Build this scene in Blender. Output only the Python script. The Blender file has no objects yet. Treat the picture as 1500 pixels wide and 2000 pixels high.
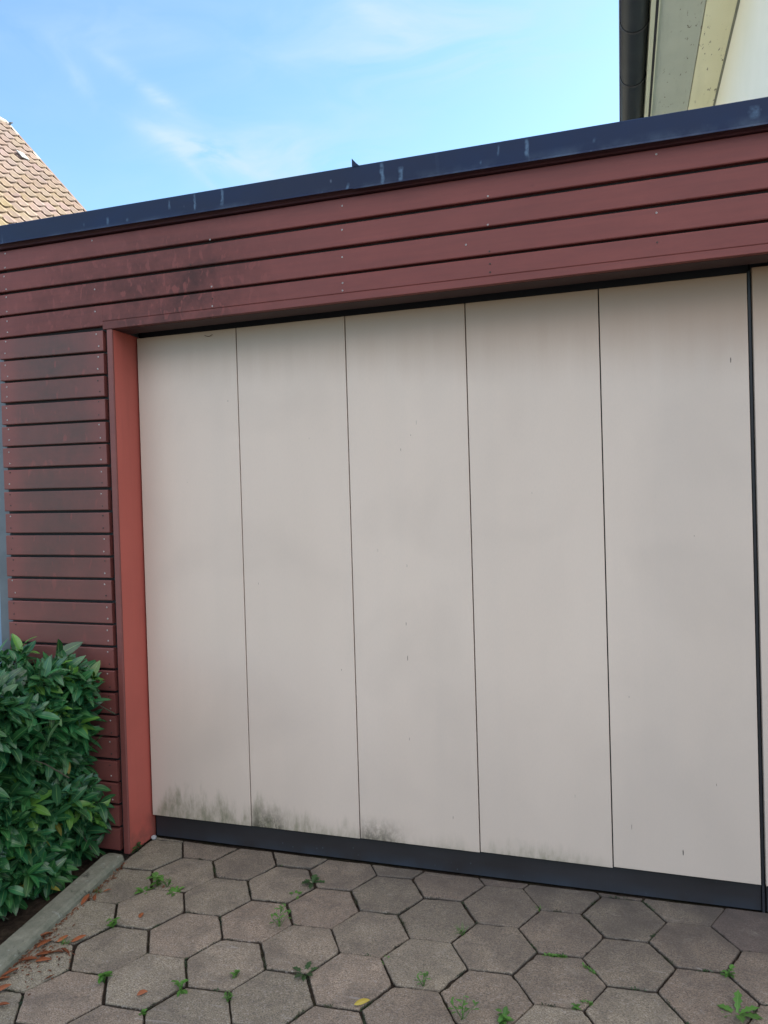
import bpy, bmesh, math, random
from mathutils import Vector, Matrix, noise as mnoise
S = bpy.context.scene
COL = S.collection
R = math.radians

# ------------------------------------------------------------------ camera
def make_camera():
    cd = bpy.data.cameras.new('camera'); co = bpy.data.objects.new('camera', cd); COL.objects.link(co)
    yaw, pit, rol = -0.3091, -0.0115, -0.0295
    cy, sy, cp, sp, cr, sr = math.cos(yaw), math.sin(yaw), math.cos(pit), math.sin(pit), math.cos(rol), math.sin(rol)
    f = Vector((sy*cp, cy*cp, sp)); r0 = Vector((cy, -sy, 0)); u0 = r0.cross(f)
    r = r0*cr + u0*sr; u = r0*-sr + u0*cr
    m = Matrix.Identity(4)
    for i in range(3):
        m[i][0] = r[i]; m[i][1] = u[i]; m[i][2] = -f[i]
    m[0][3], m[1][3], m[2][3] = 1.9221, -2.6782, 1.2885
    co.matrix_world = m
    cd.sensor_fit = 'VERTICAL'; cd.sensor_height = 36.0
    cd.lens = 36.0*1454.1/2000.0
    cd.clip_start = 0.05; cd.clip_end = 2000
    S.camera = co
make_camera()

# ------------------------------------------------------------------ light
S.view_settings.view_transform = 'Standard'; S.view_settings.look = 'None'
S.view_settings.gamma = 1; S.view_settings.exposure = 2.15
SUN_EL, SUN_AZ = R(39), R(48)            # azimuth measured from +y (behind the garage) towards +x
def make_light():
    sd = bpy.data.lights.new('sun', 'SUN'); so = bpy.data.objects.new('sun', sd); COL.objects.link(so)
    sd.energy = 5.0; sd.angle = R(0.5); sd.color = (1, .95, .86)
    d = Vector((math.sin(SUN_AZ)*math.cos(SUN_EL), math.cos(SUN_AZ)*math.cos(SUN_EL), math.sin(SUN_EL)))
    so.rotation_euler = (-d).to_track_quat('-Z', 'Y').to_euler(); so.location = d*50
    w = bpy.data.worlds.new('World'); S.world = w; w.use_nodes = True
    nt = w.node_tree; N, L = nt.nodes, nt.links
    for n in list(N): N.remove(n)
    out = N.new('ShaderNodeOutputWorld'); bg = N.new('ShaderNodeBackground'); bg.inputs['Strength'].default_value = 0.065
    sky = N.new('ShaderNodeTexSky'); sky.sky_type = 'NISHITA'; sky.sun_disc = False
    sky.sun_elevation = SUN_EL; sky.sun_rotation = SUN_AZ; sky.air_density = 1.0; sky.dust_density = 0.6; sky.ozone_density = 1.0
    tc = N.new('ShaderNodeTexCoord'); D = tc.outputs['Generated']
    def vm(op, a, b=None):
        n = N.new('ShaderNodeVectorMath'); n.operation = op
        for i, v in enumerate((a, b)):
            if v is None: continue
            if isinstance(v, (tuple, Vector)): n.inputs[i].default_value = v
            else: L.new(v, n.inputs[i])
        return n.outputs['Value'] if op in ('DOT_PRODUCT', 'LENGTH') else n.outputs['Vector']
    def mt(op, a, b=0.0, c=0.0):
        n = N.new('ShaderNodeMath'); n.operation = op
        for i, v in enumerate((a, b, c)):
            if isinstance(v, (int, float)): n.inputs[i].default_value = v
            else: L.new(v, n.inputs[i])
        return n.outputs[0]
    def blob(az, el, ang, sx, sy, amt):
        c = Vector((math.sin(az)*math.cos(el), math.cos(az)*math.cos(el), math.sin(el)))
        rt = Vector((math.cos(az), -math.sin(az), 0)); up = rt.cross(c)
        a = rt*math.cos(ang)+up*math.sin(ang); b = up*math.cos(ang)-rt*math.sin(ang)
        dl = vm('SUBTRACT', D, c)
        p = mt('DIVIDE', vm('DOT_PRODUCT', dl, a), sx); q = mt('DIVIDE', vm('DOT_PRODUCT', dl, b), sy)
        e = mt('EXPONENT', mt('MULTIPLY', mt('ADD', mt('MULTIPLY', p, p), mt('MULTIPLY', q, q)), -1.0))
        return mt('MULTIPLY', e, amt)
    # wisps of high cloud: world directions (azimuth from +y, elevation), streak angle
    blobs = None
    for b in CLOUDS:
        o = blob(R(b[0]), R(b[1]), R(b[2]), b[3], b[4], b[5])
        blobs = o if blobs is None else mt('ADD', blobs, o)
    mp = N.new('ShaderNodeMapping'); L.new(D, mp.inputs[0]); mp.inputs['Rotation'].default_value = (0.3, 0.5, 0.4); mp.inputs['Scale'].default_value = (5, 9, 16)
    nz = N.new('ShaderNodeTexNoise'); L.new(mp.outputs[0], nz.inputs['Vector']); nz.inputs['Scale'].default_value = 1.3
    nz.inputs['Detail'].default_value = 7; nz.inputs['Roughness'].default_value = .55; nz.inputs['Distortion'].default_value = .9
    n1 = N.new('ShaderNodeMapRange'); L.new(nz.outputs[0], n1.inputs[0]); n1.inputs[1].default_value = .36; n1.inputs[2].default_value = .74
    fac = mt('MULTIPLY', n1.outputs[0], mt('ADD', blobs, 0.10)); 
    cl = N.new('ShaderNodeClamp'); L.new(fac, cl.inputs[0]); cl.inputs[2].default_value = .9
    mx = N.new('ShaderNodeMix'); mx.data_type = 'RGBA'; L.new(cl.outputs[0], mx.inputs[0])
    tint = N.new('ShaderNodeMix'); tint.data_type = 'RGBA'; tint.blend_type = 'MULTIPLY'; tint.inputs[0].default_value = 1
    L.new(sky.outputs[0], tint.inputs[6]); tint.inputs[7].default_value = SKYTINT
    L.new(tint.outputs[2], mx.inputs[6]); mx.inputs[7].default_value = (2.3, 3.0, 3.4, 1)
    # unseen broken cloud added behind the camera to light the shaded facade
    sx = N.new('ShaderNodeSeparateXYZ'); L.new(D, sx.inputs[0])
    cov = N.new('ShaderNodeMapRange'); cov.interpolation_type = 'SMOOTHSTEP'; L.new(mt('ADD', mt('MULTIPLY', sx.outputs[1], .82), mt('MULTIPLY', sx.outputs[0], -.5)), cov.inputs[0])
    cov.inputs[1].default_value = .05; cov.inputs[2].default_value = -.32
    n2 = N.new('ShaderNodeTexNoise'); L.new(D, n2.inputs['Vector']); n2.inputs['Scale'].default_value = 3.0; n2.inputs['Detail'].default_value = 6
    n3 = N.new('ShaderNodeMapRange'); L.new(n2.outputs[0], n3.inputs[0]); n3.inputs[1].default_value = .34; n3.inputs[2].default_value = .52
    m3 = N.new('ShaderNodeMix'); m3.data_type = 'RGBA'; hz = N.new('ShaderNodeMapRange'); hz.interpolation_type = 'SMOOTHSTEP'; L.new(sx.outputs[2], hz.inputs[0]); hz.inputs[1].default_value = .22; hz.inputs[2].default_value = .62
    L.new(mt('MULTIPLY', hz.outputs[0], mt('MULTIPLY', cov.outputs[0], n3.outputs[0])), m3.inputs[0])
    L.new(mx.outputs[2], m3.inputs[6]); m3.inputs[7].default_value = FILLCLOUDCOL
    mx = m3
    L.new(mx.outputs[2], bg.inputs[0]); L.new(bg.outputs[0], out.inputs[0])
CLOUDS = [(-31.8, 25.4, -16, .055, .011, 1.5), (-30.0, 25.0, -6, .055, .022, .7), (-34.2, 28.3, -28, .05, .008, .8), (-33.2, 27.6, -30, .03, .012, .4),
          (-30.8, 23.5, -42, .026, .005, .8), (-24, 25.5, 6, .10, .03, .5), (-21, 23.5, 0, .12, .03, .55), (-14, 32.0, 5, .15, .05, .85), (-9, 30, 8, .10, .03, .5), (-38, 31, 10, .1, .02, .4),
          (-18, 33.5, -25, .05, .01, .5), (-39, 28.2, -55, .03, .009, .45)]
SKYTINT = (.92, 1.10, 1.15, 1)
FILLCLOUDCOL = (10.4, 9.6, 9.7, 1)
make_light()

# ------------------------------------------------------------------ materials
class MatB:
    def __init__(s, name):
        s.m = bpy.data.materials.new(name); s.m.use_nodes = True
        s.N = s.m.node_tree.nodes; s.L = s.m.node_tree.links
        s.b = s.N['Principled BSDF']; s._pos = None
    def put(s, sock, v):
        if isinstance(v, (int, float, tuple, list)): sock.default_value = v
        else: s.L.new(v, sock)
    def pos(s):
        if s._pos is None: s._pos = s.N.new('ShaderNodeNewGeometry').outputs['Position']
        return s._pos
    def sep(s, v=None):
        n = s.N.new('ShaderNodeSeparateXYZ'); s.put(n.inputs[0], v or s.pos()); return n.outputs
    def math(s, op, a, b=0.0, c=0.0, clamp=False):
        n = s.N.new('ShaderNodeMath'); n.operation = op; n.use_clamp = clamp
        for i, v in enumerate((a, b, c)): s.put(n.inputs[i], v)
        return n.outputs[0]
    def noise(s, scale, detail=4, rough=.55, stretch=(1, 1, 1), dist=0, off=(0, 0, 0), vec=None):
        mp = s.N.new('ShaderNodeMapping'); s.put(mp.inputs[0], vec or s.pos()); mp.inputs['Scale'].default_value = stretch
        mp.inputs['Location'].default_value = off
        n = s.N.new('ShaderNodeTexNoise'); s.L.new(mp.outputs[0], n.inputs['Vector'])
        n.inputs['Scale'].default_value = scale; n.inputs['Detail'].default_value = detail
        n.inputs['Roughness'].default_value = rough; n.inputs['Distortion'].default_value = dist
        return n.outputs[0]
    def voro(s, scale, stretch=(1, 1, 1), feature='F1', off=(0, 0, 0), out='Distance', rand=1.0):
        mp = s.N.new('ShaderNodeMapping'); s.put(mp.inputs[0], s.pos()); mp.inputs['Scale'].default_value = stretch
        mp.inputs['Location'].default_value = off
        n = s.N.new('ShaderNodeTexVoronoi'); n.feature = feature; s.L.new(mp.outputs[0], n.inputs['Vector']); n.inputs['Scale'].default_value = scale
        n.inputs['Randomness'].default_value = rand
        return n.outputs[out]
    def rng(s, v, a, b, c=0.0, d=1.0, smooth=False):
        n = s.N.new('ShaderNodeMapRange'); n.clamp = True
        if smooth: n.interpolation_type = 'SMOOTHSTEP'
        s.put(n.inputs[0], v)
        for i, q in enumerate((a, b, c, d)): s.put(n.inputs[i+1], q)
        return n.outputs[0]
    def env(s, v, pts):
        lo, hi = pts[0][0], pts[-1][0]
        t = s.rng(v, lo, hi)
        n = s.N.new('ShaderNodeValToRGB'); s.put(n.inputs[0], t); cr = n.color_ramp
        while len(cr.elements) < len(pts): cr.elements.new(.5)
        for e, (x, q) in zip(cr.elements, pts):
            e.position = (x-lo)/(hi-lo)
        for e, (x, q) in zip(cr.elements, pts): e.color = (q, q, q, 1)
        return s.math('MULTIPLY', n.outputs[0], 1.0)
    def mix(s, fac, a, b, blend='MIX'):
        n = s.N.new('ShaderNodeMix'); n.data_type = 'RGBA'; n.blend_type = blend; n.clamp_factor = True
        s.put(n.inputs[0], fac)
        for i, v in ((6, a), (7, b)):
            if isinstance(v, tuple) and len(v) == 3: v = v+(1,)
            s.put(n.inputs[i], v)
        return n.outputs[2]
    def bump(s, h, strength=.3, dist=.002):
        n = s.N.new('ShaderNodeBump'); s.put(n.inputs['Height'], h); n.inputs['Strength'].default_value = strength; n.inputs['Distance'].default_value = dist
        s.L.new(n.outputs[0], s.b.inputs['Normal'])
    def done(s, color, rough=.6, metal=0.0, spec=.5):
        if isinstance(color, tuple) and len(color) == 3: color = color+(1,)
        s.put(s.b.inputs['Base Color'], color); s.put(s.b.inputs['Roughness'], rough)
        s.put(s.b.inputs['Metallic'], metal); s.put(s.b.inputs['Specular IOR Level'], spec)
        return s.m

RED = (.190, .058, .050)
def m_red_header():
    a = MatB('red_paint_header'); x, y, z = a.sep()
    n = a.noise(3, 5, .6, (1, 1, 3)); base = a.mix(a.rng(n, .3, .7), (.156, .038, .032), (.186, .047, .039))
    grain = a.noise(60, 5, .7, (.05, 1, 1)); base = a.mix(a.math('MULTIPLY', a.rng(grain, .42, .7), .35), base, (.105, .030, .028))
    mot = a.noise(1.6, 4, .6, (1, 1, 4), 0, (3, 3, 3)); base = a.mix(a.math('MULTIPLY', a.rng(mot, .5, .7), .22), base, (.10, .034, .030))
    e = a.env(x, [(-.6, .35), (-.45, .3), (-.3, .5), (-.15, .6), (0, .55), (.12, .75), (.3, .85), (.5, .7), (.62, .3), (.85, .07), (2.6, .03)])
    ez = a.env(z, [(2.0, 1), (2.22, 1), (2.31, .6), (2.36, .3), (2.5, .1)])
    soot = a.rng(a.math('ADD', a.noise(7, 6, .65), a.math('MULTIPLY', a.noise(40, 3, .7), .25)), .42, .78)
    d = a.math('MULTIPLY', a.math('MULTIPLY', e, ez), a.math('ADD', soot, .25))
    # pale drip marks where the soot was washed off
    wn = a.noise(27, 2, .5, (1.6, 1, .8), 0.3, (3, 1, 2))
    spots = a.rng(wn, .58, .65)
    d = a.math('MULTIPLY', d, a.math('SUBTRACT', 1.0, a.math('MULTIPLY', spots, .8)))
    col = a.mix(a.math('MULTIPLY', d, .80, clamp=True), base, (.034, .020, .020))
    knots = a.rng(a.voro(3.3, (1, 1, 2.2)), .0, .045, 1, 0)
    col = a.mix(a.math('MULTIPLY', knots, .6), col, (.07, .02, .02))
    a.bump(a.math('ADD', grain, a.noise(150, 2)), .12, .001)
    return a.done(col, a.rng(d, 0, 1, .5, .75), spec=.32)
def m_red_side():
    a = MatB('red_paint_side'); x, y, z = a.sep()
    n = a.noise(4, 5, .6, (1, 1, 2)); base = a.mix(a.rng(n, .3, .7), (.150, .043, .037), (.180, .052, .043))
    grain = a.noise(40, 4, .6, (.06, 1, 1)); base = a.mix(a.math('MULTIPLY', a.rng(grain, .45, .75), .2), base, (.09, .03, .025))
    e = a.env(x, [(-.6, .05), (-.53, .08), (-.47, .75), (-.3, 1), (-.15, .8), (-.09, .4), (-.04, .15)])
    ez = a.env(z, [(-.1, .25), (.5, .35), (1.0, .75), (1.4, .95), (2.05, 1)])
    soot = a.rng(a.math('ADD', a.noise(5, 6, .65), a.math('MULTIPLY', a.noise(30, 3, .7), .25)), .35, .8)
    d = a.math('MULTIPLY', a.math('MULTIPLY', e, ez), a.math('ADD', soot, .3))
    wn = a.noise(13, 2, .5, (2.2, 1, .8), 0.3, (7, 1, 5)); spots = a.rng(wn, .64, .70)
    d = a.math('MULTIPLY', d, a.math('SUBTRACT', 1.0, a.math('MULTIPLY', spots, .85)))
    col = a.mix(a.math('MULTIPLY', d, .72, clamp=True), base, (.056, .034, .028))
    a.bump(a.math('ADD', grain, a.noise(150, 2)), .12, .001)
    return a.done(col, .55, spec=.45)
def m_red_frame():
    a = MatB('red_paint_frame'); x, y, z = a.sep()
    n = a.noise(3, 5, .6, (1, 1, 1)); base = a.mix(a.rng(n, .3, .7), (.365, .082, .062), (.42, .096, .072))
    grain = a.noise(40, 4, .6, (1, 1, .06)); base = a.mix(a.math('MULTIPLY', a.rng(grain, .5, .8), .15), base, (.14, .04, .03))
    k = a.rng(a.voro(6, (1, 1.5, .8)), .0, .055, 1, 0); base = a.mix(a.math('MULTIPLY', k, .75), base, (.06, .018, .015))
    dirt = a.math('MULTIPLY', a.rng(z, -.1, .08, 1, 0), a.rng(a.noise(22), .35, .7)); base = a.mix(a.math('MULTIPLY', dirt, .7), base, (.06, .045, .035))
    a.bump(grain, .1, .001)
    return a.done(base, .55, spec=.4)
def m_panel():
    a = MatB('door_panel_pale'); x, y, z = a.sep()
    n = a.noise(1.1, 5, .6, (1.6, 1, .6)); base = a.mix(a.rng(n, .3, .7), (.588, .478, .394), (.632, .519, .432))
    # greyish fan of faint soiling that follows the upper edges
    st = a.noise(9, 5, .6, (1, 1, .05)); base = a.mix(a.math('MULTIPLY', a.rng(st, .45, .75), .07), base, (.33, .32, .30))
    cl = a.rng(a.noise(2.3, 3, .5, (1, 1, 1), .4, (5, 0, 3)), .5, .68); base = a.mix(a.math('MULTIPLY', cl, .20), base, (.42, .345, .29))
    shade_x = a.math('MULTIPLY', a.env(x, [(0, .35), (.4, .3), (1.0, .12), (1.5, .3), (1.85, .38), (2.0, .75), (2.33, .9), (4.7, .8)]), a.rng(a.noise(1.7, 5, .6, (1, 1, .55), .3, (2, 0, 7)), .25, .6, .35, 1))  # uneven light across the doors, painted in as darker colour
    shade_low = a.math('MULTIPLY', a.rng(a.math('ADD', z, a.math('MULTIPLY', a.noise(2.4, 4, .6, (1, 1, .6), 0, (9, 0, 0)), .5)), .35, 1.0, 1, 0, True), .5)  # dimmer light low on the doors, painted into the colour too
    base = a.mix(a.math('MULTIPLY', a.math('ADD', shade_x, shade_low, clamp=True), .45), base, (.35, .302, .268))
    weave = a.noise(260, 2, .5, (1, 1, .25)); base = a.mix(a.rng(weave, .3, .7, 0, .07), base, (.30, .29, .28))
    # brown grime dripping from under the lintel, with the lintel's shade painted in
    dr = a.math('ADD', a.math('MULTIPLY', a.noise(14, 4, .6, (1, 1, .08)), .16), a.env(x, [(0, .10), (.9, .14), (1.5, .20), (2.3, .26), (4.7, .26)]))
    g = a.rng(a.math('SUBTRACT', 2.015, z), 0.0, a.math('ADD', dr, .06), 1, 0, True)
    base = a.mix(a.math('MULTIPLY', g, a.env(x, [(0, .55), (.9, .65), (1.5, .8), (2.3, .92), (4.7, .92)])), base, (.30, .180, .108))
    # green-black algae creeping up from the lower edge
    h = a.env(x, [(0, .3), (.05, .6), (.10, .9), (.25, .9), (.35, .75), (.46, .5), (.47, .6), (.50, .95), (.56, .85), (.62, .65),
                  (.75, .5), (.9, .42), (.93, .34), (.945, .5), (1.06, .42), (1.13, .15), (1.3, .42), (1.39, .12), (1.42, .3), (1.6, .5), (1.75, .38), (1.87, .12), (2.0, 0), (4.7, 0)])
    stk = a.noise(26, 5, .7, (1, 1, .22)); top = a.math('MULTIPLY', h, a.rng(stk, .28, .72, .07, .23))
    mask = a.rng(a.math('SUBTRACT', top, z), -.015, .11, 0, 1, True)
    mask = a.math('MULTIPLY', mask, a.rng(a.noise(34, 5, .7, (1, 1, .4)), .34, .62, .28, 1))
    base = a.mix(a.math('MULTIPLY', mask, .82), base, (.135, .135, .080))
    dk = a.env(x, [(0, 0), (.46, 0), (.475, .8), (.50, 1), (.58, .9), (.63, .1), (.66, 0), (.93, 0), (.94, .8), (1.05, .7), (1.12, .15), (1.2, 0), (4.7, 0)])
    m2 = a.math('MULTIPLY', a.math('MULTIPLY', dk, a.rng(z, 0, .10, 1, 0)), a.rng(a.noise(38, 5, .75, (1, 1, .7)), .36, .56))
    base = a.mix(a.math('MULTIPLY', m2, .95), base, (.035, .032, .020))
    a.bump(a.math('ADD', weave, a.math('MULTIPLY', a.noise(3, 3), .8)), .06, .001)
    return a.done(base, .5, spec=.4)
def simple(name, c1, c2, scale=6, rough=.7, bscale=60, bstr=.2, bdist=.002, metal=0, spec=.5, stretch=(1, 1, 1)):
    a = MatB(name); n = a.noise(scale, 6, .6, stretch); col = a.mix(a.rng(n, .3, .7), c1, c2)
    a.bump(a.noise(bscale, 4, .6, stretch), bstr, bdist)
    return a.done(col, rough, metal, spec)
def m_fascia():
    a = MatB('dark_roof_metal'); x, y, z = a.sep()
    n = a.noise(2.5, 5, .6, (1, 1, 2)); base = a.mix(a.rng(n, .35, .7), (.002, .010, .036), (.004, .017, .056))
    st = a.noise(1, 3, .6, (38, 1, 2.2), .15); m = a.rng(st, .66, .74)
    m = a.math('MULTIPLY', m, a.rng(a.noise(3.2, 2, .5, (1, 1, .2), 0, (2, 0, 0)), .47, .6))
    base = a.mix(a.math('MULTIPLY', m, .55), base, (.16, .24, .34))
    for x0, wd, zl, zh, am in [(-.102, .004, 2.43, 2.45, .5), (.012, .006, 2.42, 2.455, .7), (.107, .004, 2.42, 2.44, .5), (.294, .004, 2.44, 2.48, .5), (.406, .004, 2.42, 2.49, .8),
            (.524, .005, 2.42, 2.49, .7), (1.026, .005, 2.40, 2.43, .6), (1.155, .006, 2.40, 2.48, .9), (1.222, .007, 2.40, 2.455, .9), (1.56, .003, 2.43, 2.47, .5), (1.50, .003, 2.41, 2.43, .6),
            (1.655, .005, 2.41, 2.475, .8), (1.866, .005, 2.42, 2.44, .4), (2.331, .012, 2.41, 2.455, .6)]:
        xx = a.math('ADD', x, a.math('MULTIPLY', a.math('SUBTRACT', a.noise(30, 2), .5), .02))
        q = a.rng(a.math('ABSOLUTE', a.math('SUBTRACT', xx, x0)), wd*.4, wd*1.4, am, 0)
        q = a.math('MULTIPLY', q, a.math('MULTIPLY', a.rng(z, zl, zl+.01), a.rng(z, zh-.012, zh, 1, 0)))
        base = a.mix(a.math('MULTIPLY', q, a.rng(a.noise(60, 3), .3, .6, .2, .75)), base, (.11, .19, .29))
    low = a.math('MULTIPLY', a.rng(z, 2.395, 2.43, 1, 0), a.rng(a.noise(9, 5, .6), .45, .7)); base = a.mix(a.math('MULTIPLY', low, .45), base, (.09, .13, .18))
    sp = a.rng(a.voro(26, (1, 1, .6)), .0, .13, 1, 0); sp = a.math('MULTIPLY', sp, a.rng(a.noise(6), .52, .6)); base = a.mix(a.math('MULTIPLY', sp, .5), base, (.15, .2, .28))
    a.bump(a.noise(4, 3, .5, (1, 1, .4)), .5, .006)
    return a.done(base, a.rng(n, .3, .7, .45, .6), 0.0, .25)
def m_kick():
    a = MatB('dark_base_metal'); x, y, z = a.sep()
    n = a.noise(3, 5, .6, (1, 1, 2)); base = a.mix(a.rng(n, .35, .7), (.018, .015, .016), (.026, .024, .028))
    b = a.math('MULTIPLY', a.rng(z, -.10, -.05, 1, 0), a.rng(a.noise(5, 4, .6, (1, 1, .4)), .35, .65)); base = a.mix(a.math('MULTIPLY', b, .55), base, (.035, .055, .085))
    sp = a.math('MULTIPLY', a.rng(a.voro(34, (1, 1, .8)), 0, .12, 1, 0), a.rng(a.noise(8), .5, .6)); base = a.mix(a.math('MULTIPLY', sp, .4), base, (.12, .16, .2))
    return a.done(base, .5, .2, .5)
def m_paver():
    a = MatB('aggregate_paver')
    v = a.N.new('ShaderNodeVertexColor'); v.layer_name = 'tone'
    grit = a.noise(230, 3, .85, (1, 1.4, 1)); c = a.mix(a.rng(grit, .34, .66), (.36, .34, .31), (1.86, 1.82, 1.74))
    col = a.mix(1.0, v.outputs[0], c, 'MULTIPLY')
    chips = a.voro(210, (1, 1.6, 1), out='Color'); ch = a.N.new('ShaderNodeSeparateColor'); a.L.new(chips, ch.inputs[0])
    pale = a.rng(ch.outputs[0], .90, .94); col = a.mix(a.math('MULTIPLY', pale, .5), col, (.36, .33, .29))
    dark = a.rng(ch.outputs[1], .84, .93); col = a.mix(a.math('MULTIPLY', dark, .4), col, (.06, .055, .05))
    big = a.rng(a.noise(9, 7, .72, (1, 1, 1), .6), .40, .66); col = a.mix(a.math('MULTIPLY', big, .6), col, (.095, .080, .066))
    x, y, z = a.sep()
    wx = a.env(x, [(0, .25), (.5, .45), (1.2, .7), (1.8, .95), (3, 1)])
    worn_shade = a.math('MULTIPLY', a.math('MULTIPLY', wx, a.rng(y, -.62, -.04)), a.rng(a.noise(4.5, 4, .6), .25, .55, .45, 1)); col = a.mix(a.math('MULTIPLY', worn_shade, .85), col, (.062, .055, .050))  # worn stones by the door, with the shade there painted in
    scr = a.noise(1, 2, .5, (5, 55, 1), 1.6); sm = a.math('MULTIPLY', a.rng(scr, .68, .71), a.rng(a.noise(4, 2, .5, (1, 1, 1), 0, (1, 2, 3)), .52, .6)); col = a.mix(a.math('MULTIPLY', sm, .5), col, (.30, .28, .25))
    pch = a.rng(a.noise(16, 6, .75, (1, 1, 1), 1.0, (8, 1, 0)), .56, .74); col = a.mix(a.math('MULTIPLY', pch, .35), col, (.30, .275, .23))
    a.bump(a.math('ADD', grit, a.math('MULTIPLY', a.noise(70, 3, .6), 1.0)), .75, .0022)
    return a.done(col, .88, spec=.25)
def m_kerb():
    a = MatB('kerb_concrete'); n = a.noise(14, 8, .75); col = a.mix(a.rng(n, .3, .7), (.11, .12, .09), (.23, .23, .18))
    lich = a.rng(a.noise(26, 4, .7, (1, 1, 1), .3), .62, .68); col = a.mix(a.math('MULTIPLY', lich, .5), col, (.34, .36, .33))
    dk = a.rng(a.noise(18, 5, .7, (1, 1, 1), .2, (4, 4, 4)), .62, .70); col = a.mix(a.math('MULTIPLY', dk, .75), col, (.03, .03, .024))
    a.bump(a.math('ADD', a.noise(60, 5, .7), a.math('MULTIPLY', a.noise(240, 2), .5)), .7, .004)
    return a.done(col, .9, spec=.2)
def m_leaf(name, c1, c2, rib, rough=.35, trans=.12):
    a = MatB(name); uv = a.N.new('ShaderNodeUVMap').outputs[0]; u, v, w = a.sep(uv)
    n = a.noise(9, 3, .6); oi = a.N.new('ShaderNodeVertexColor'); oi.layer_name = 'tone'
    col = a.mix(a.rng(n, .3, .7), c1, c2); col = a.mix(1.0, col, oi.outputs[0], 'MULTIPLY')
    d = a.math('ABSOLUTE', a.math('SUBTRACT', u, .5)); r = a.rng(d, .02, .05, 1, 0); col = a.mix(a.math('MULTIPLY', r, .65), col, rib)
    side = a.math('SINE', a.math('MULTIPLY', a.math('ADD', v, a.math('MULTIPLY', d, -.7)), 60.0))
    a.bump(a.math('ADD', side, a.math('MULTIPLY', r, -3.0)), .15, .0006)
    m = a.done(col, rough, spec=.5)
    a.b.inputs['Transmission Weight'].default_value = 0
    tr = a.N.new('ShaderNodeBsdfTranslucent'); a.L.new(a.mix(1.0, col, (1.3, 1.5, .6), 'MULTIPLY'), tr.inputs[0])
    ms = a.N.new('ShaderNodeMixShader'); ms.inputs[0].default_value = trans
    a.L.new(a.b.outputs[0], ms.inputs[1]); a.L.new(tr.outputs[0], ms.inputs[2]); a.L.new(ms.outputs[0], a.N['Material Output'].inputs[0])
    return m
def m_tiles():
    a = MatB('roof_tile_clay'); v = a.N.new('ShaderNodeVertexColor'); v.layer_name = 'tone'
    n = a.noise(1.2, 6, .65); c = a.mix(a.rng(n, .35, .7), (.150, .116, .100), (.180, .142, .122)); c = a.mix(1.0, c, v.outputs[0], 'MULTIPLY')
    x, y, z = a.sep(); ms = a.math('MULTIPLY', a.rng(z, 9.2, 6.5), a.rng(a.noise(.9, 5, .7), .42, .62)); c = a.mix(a.math('MULTIPLY', ms, .6), c, (.16, .13, .04))
    a.bump(a.noise(18, 4, .6), .3, .01)
    return a.done(c, .85, spec=.2)
def m_peel(name, c1, c2):
    a = MatB(name); n = a.noise(2, 5, .6); col = a.mix(a.rng(n, .3, .7), c1, c2)
    st = a.rng(a.noise(1, 3, .6, (10, 1.5, 8)), .5, .75); col = a.mix(a.math('MULTIPLY', st, .2), col, tuple(q*.6 for q in c1))
    fl = a.rng(a.noise(1, 3, .65, (44, 13, 44), .5), .63, .67); fl = a.math('MULTIPLY', fl, a.rng(a.noise(2.6, 2), .45, .55)); col = a.mix(a.math('MULTIPLY', fl, .85), col, (.10, .075, .05))
    a.bump(a.math('MULTIPLY', fl, -1.0), .4, .003)
    return a.done(col, .65, spec=.3)
def m_soil():
    a = MatB('dark_soil'); n = a.noise(45, 6, .7); col = a.mix(a.rng(n, .3, .7), (.012, .009, .007), (.045, .034, .024))
    gr = a.rng(a.noise(7, 4), .5, .65); col = a.mix(a.math('MULTIPLY', gr, .25), col, (.025, .035, .010)); a.bump(n, 1, .01)
    return a.done(col, .95, spec=.1)
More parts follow.
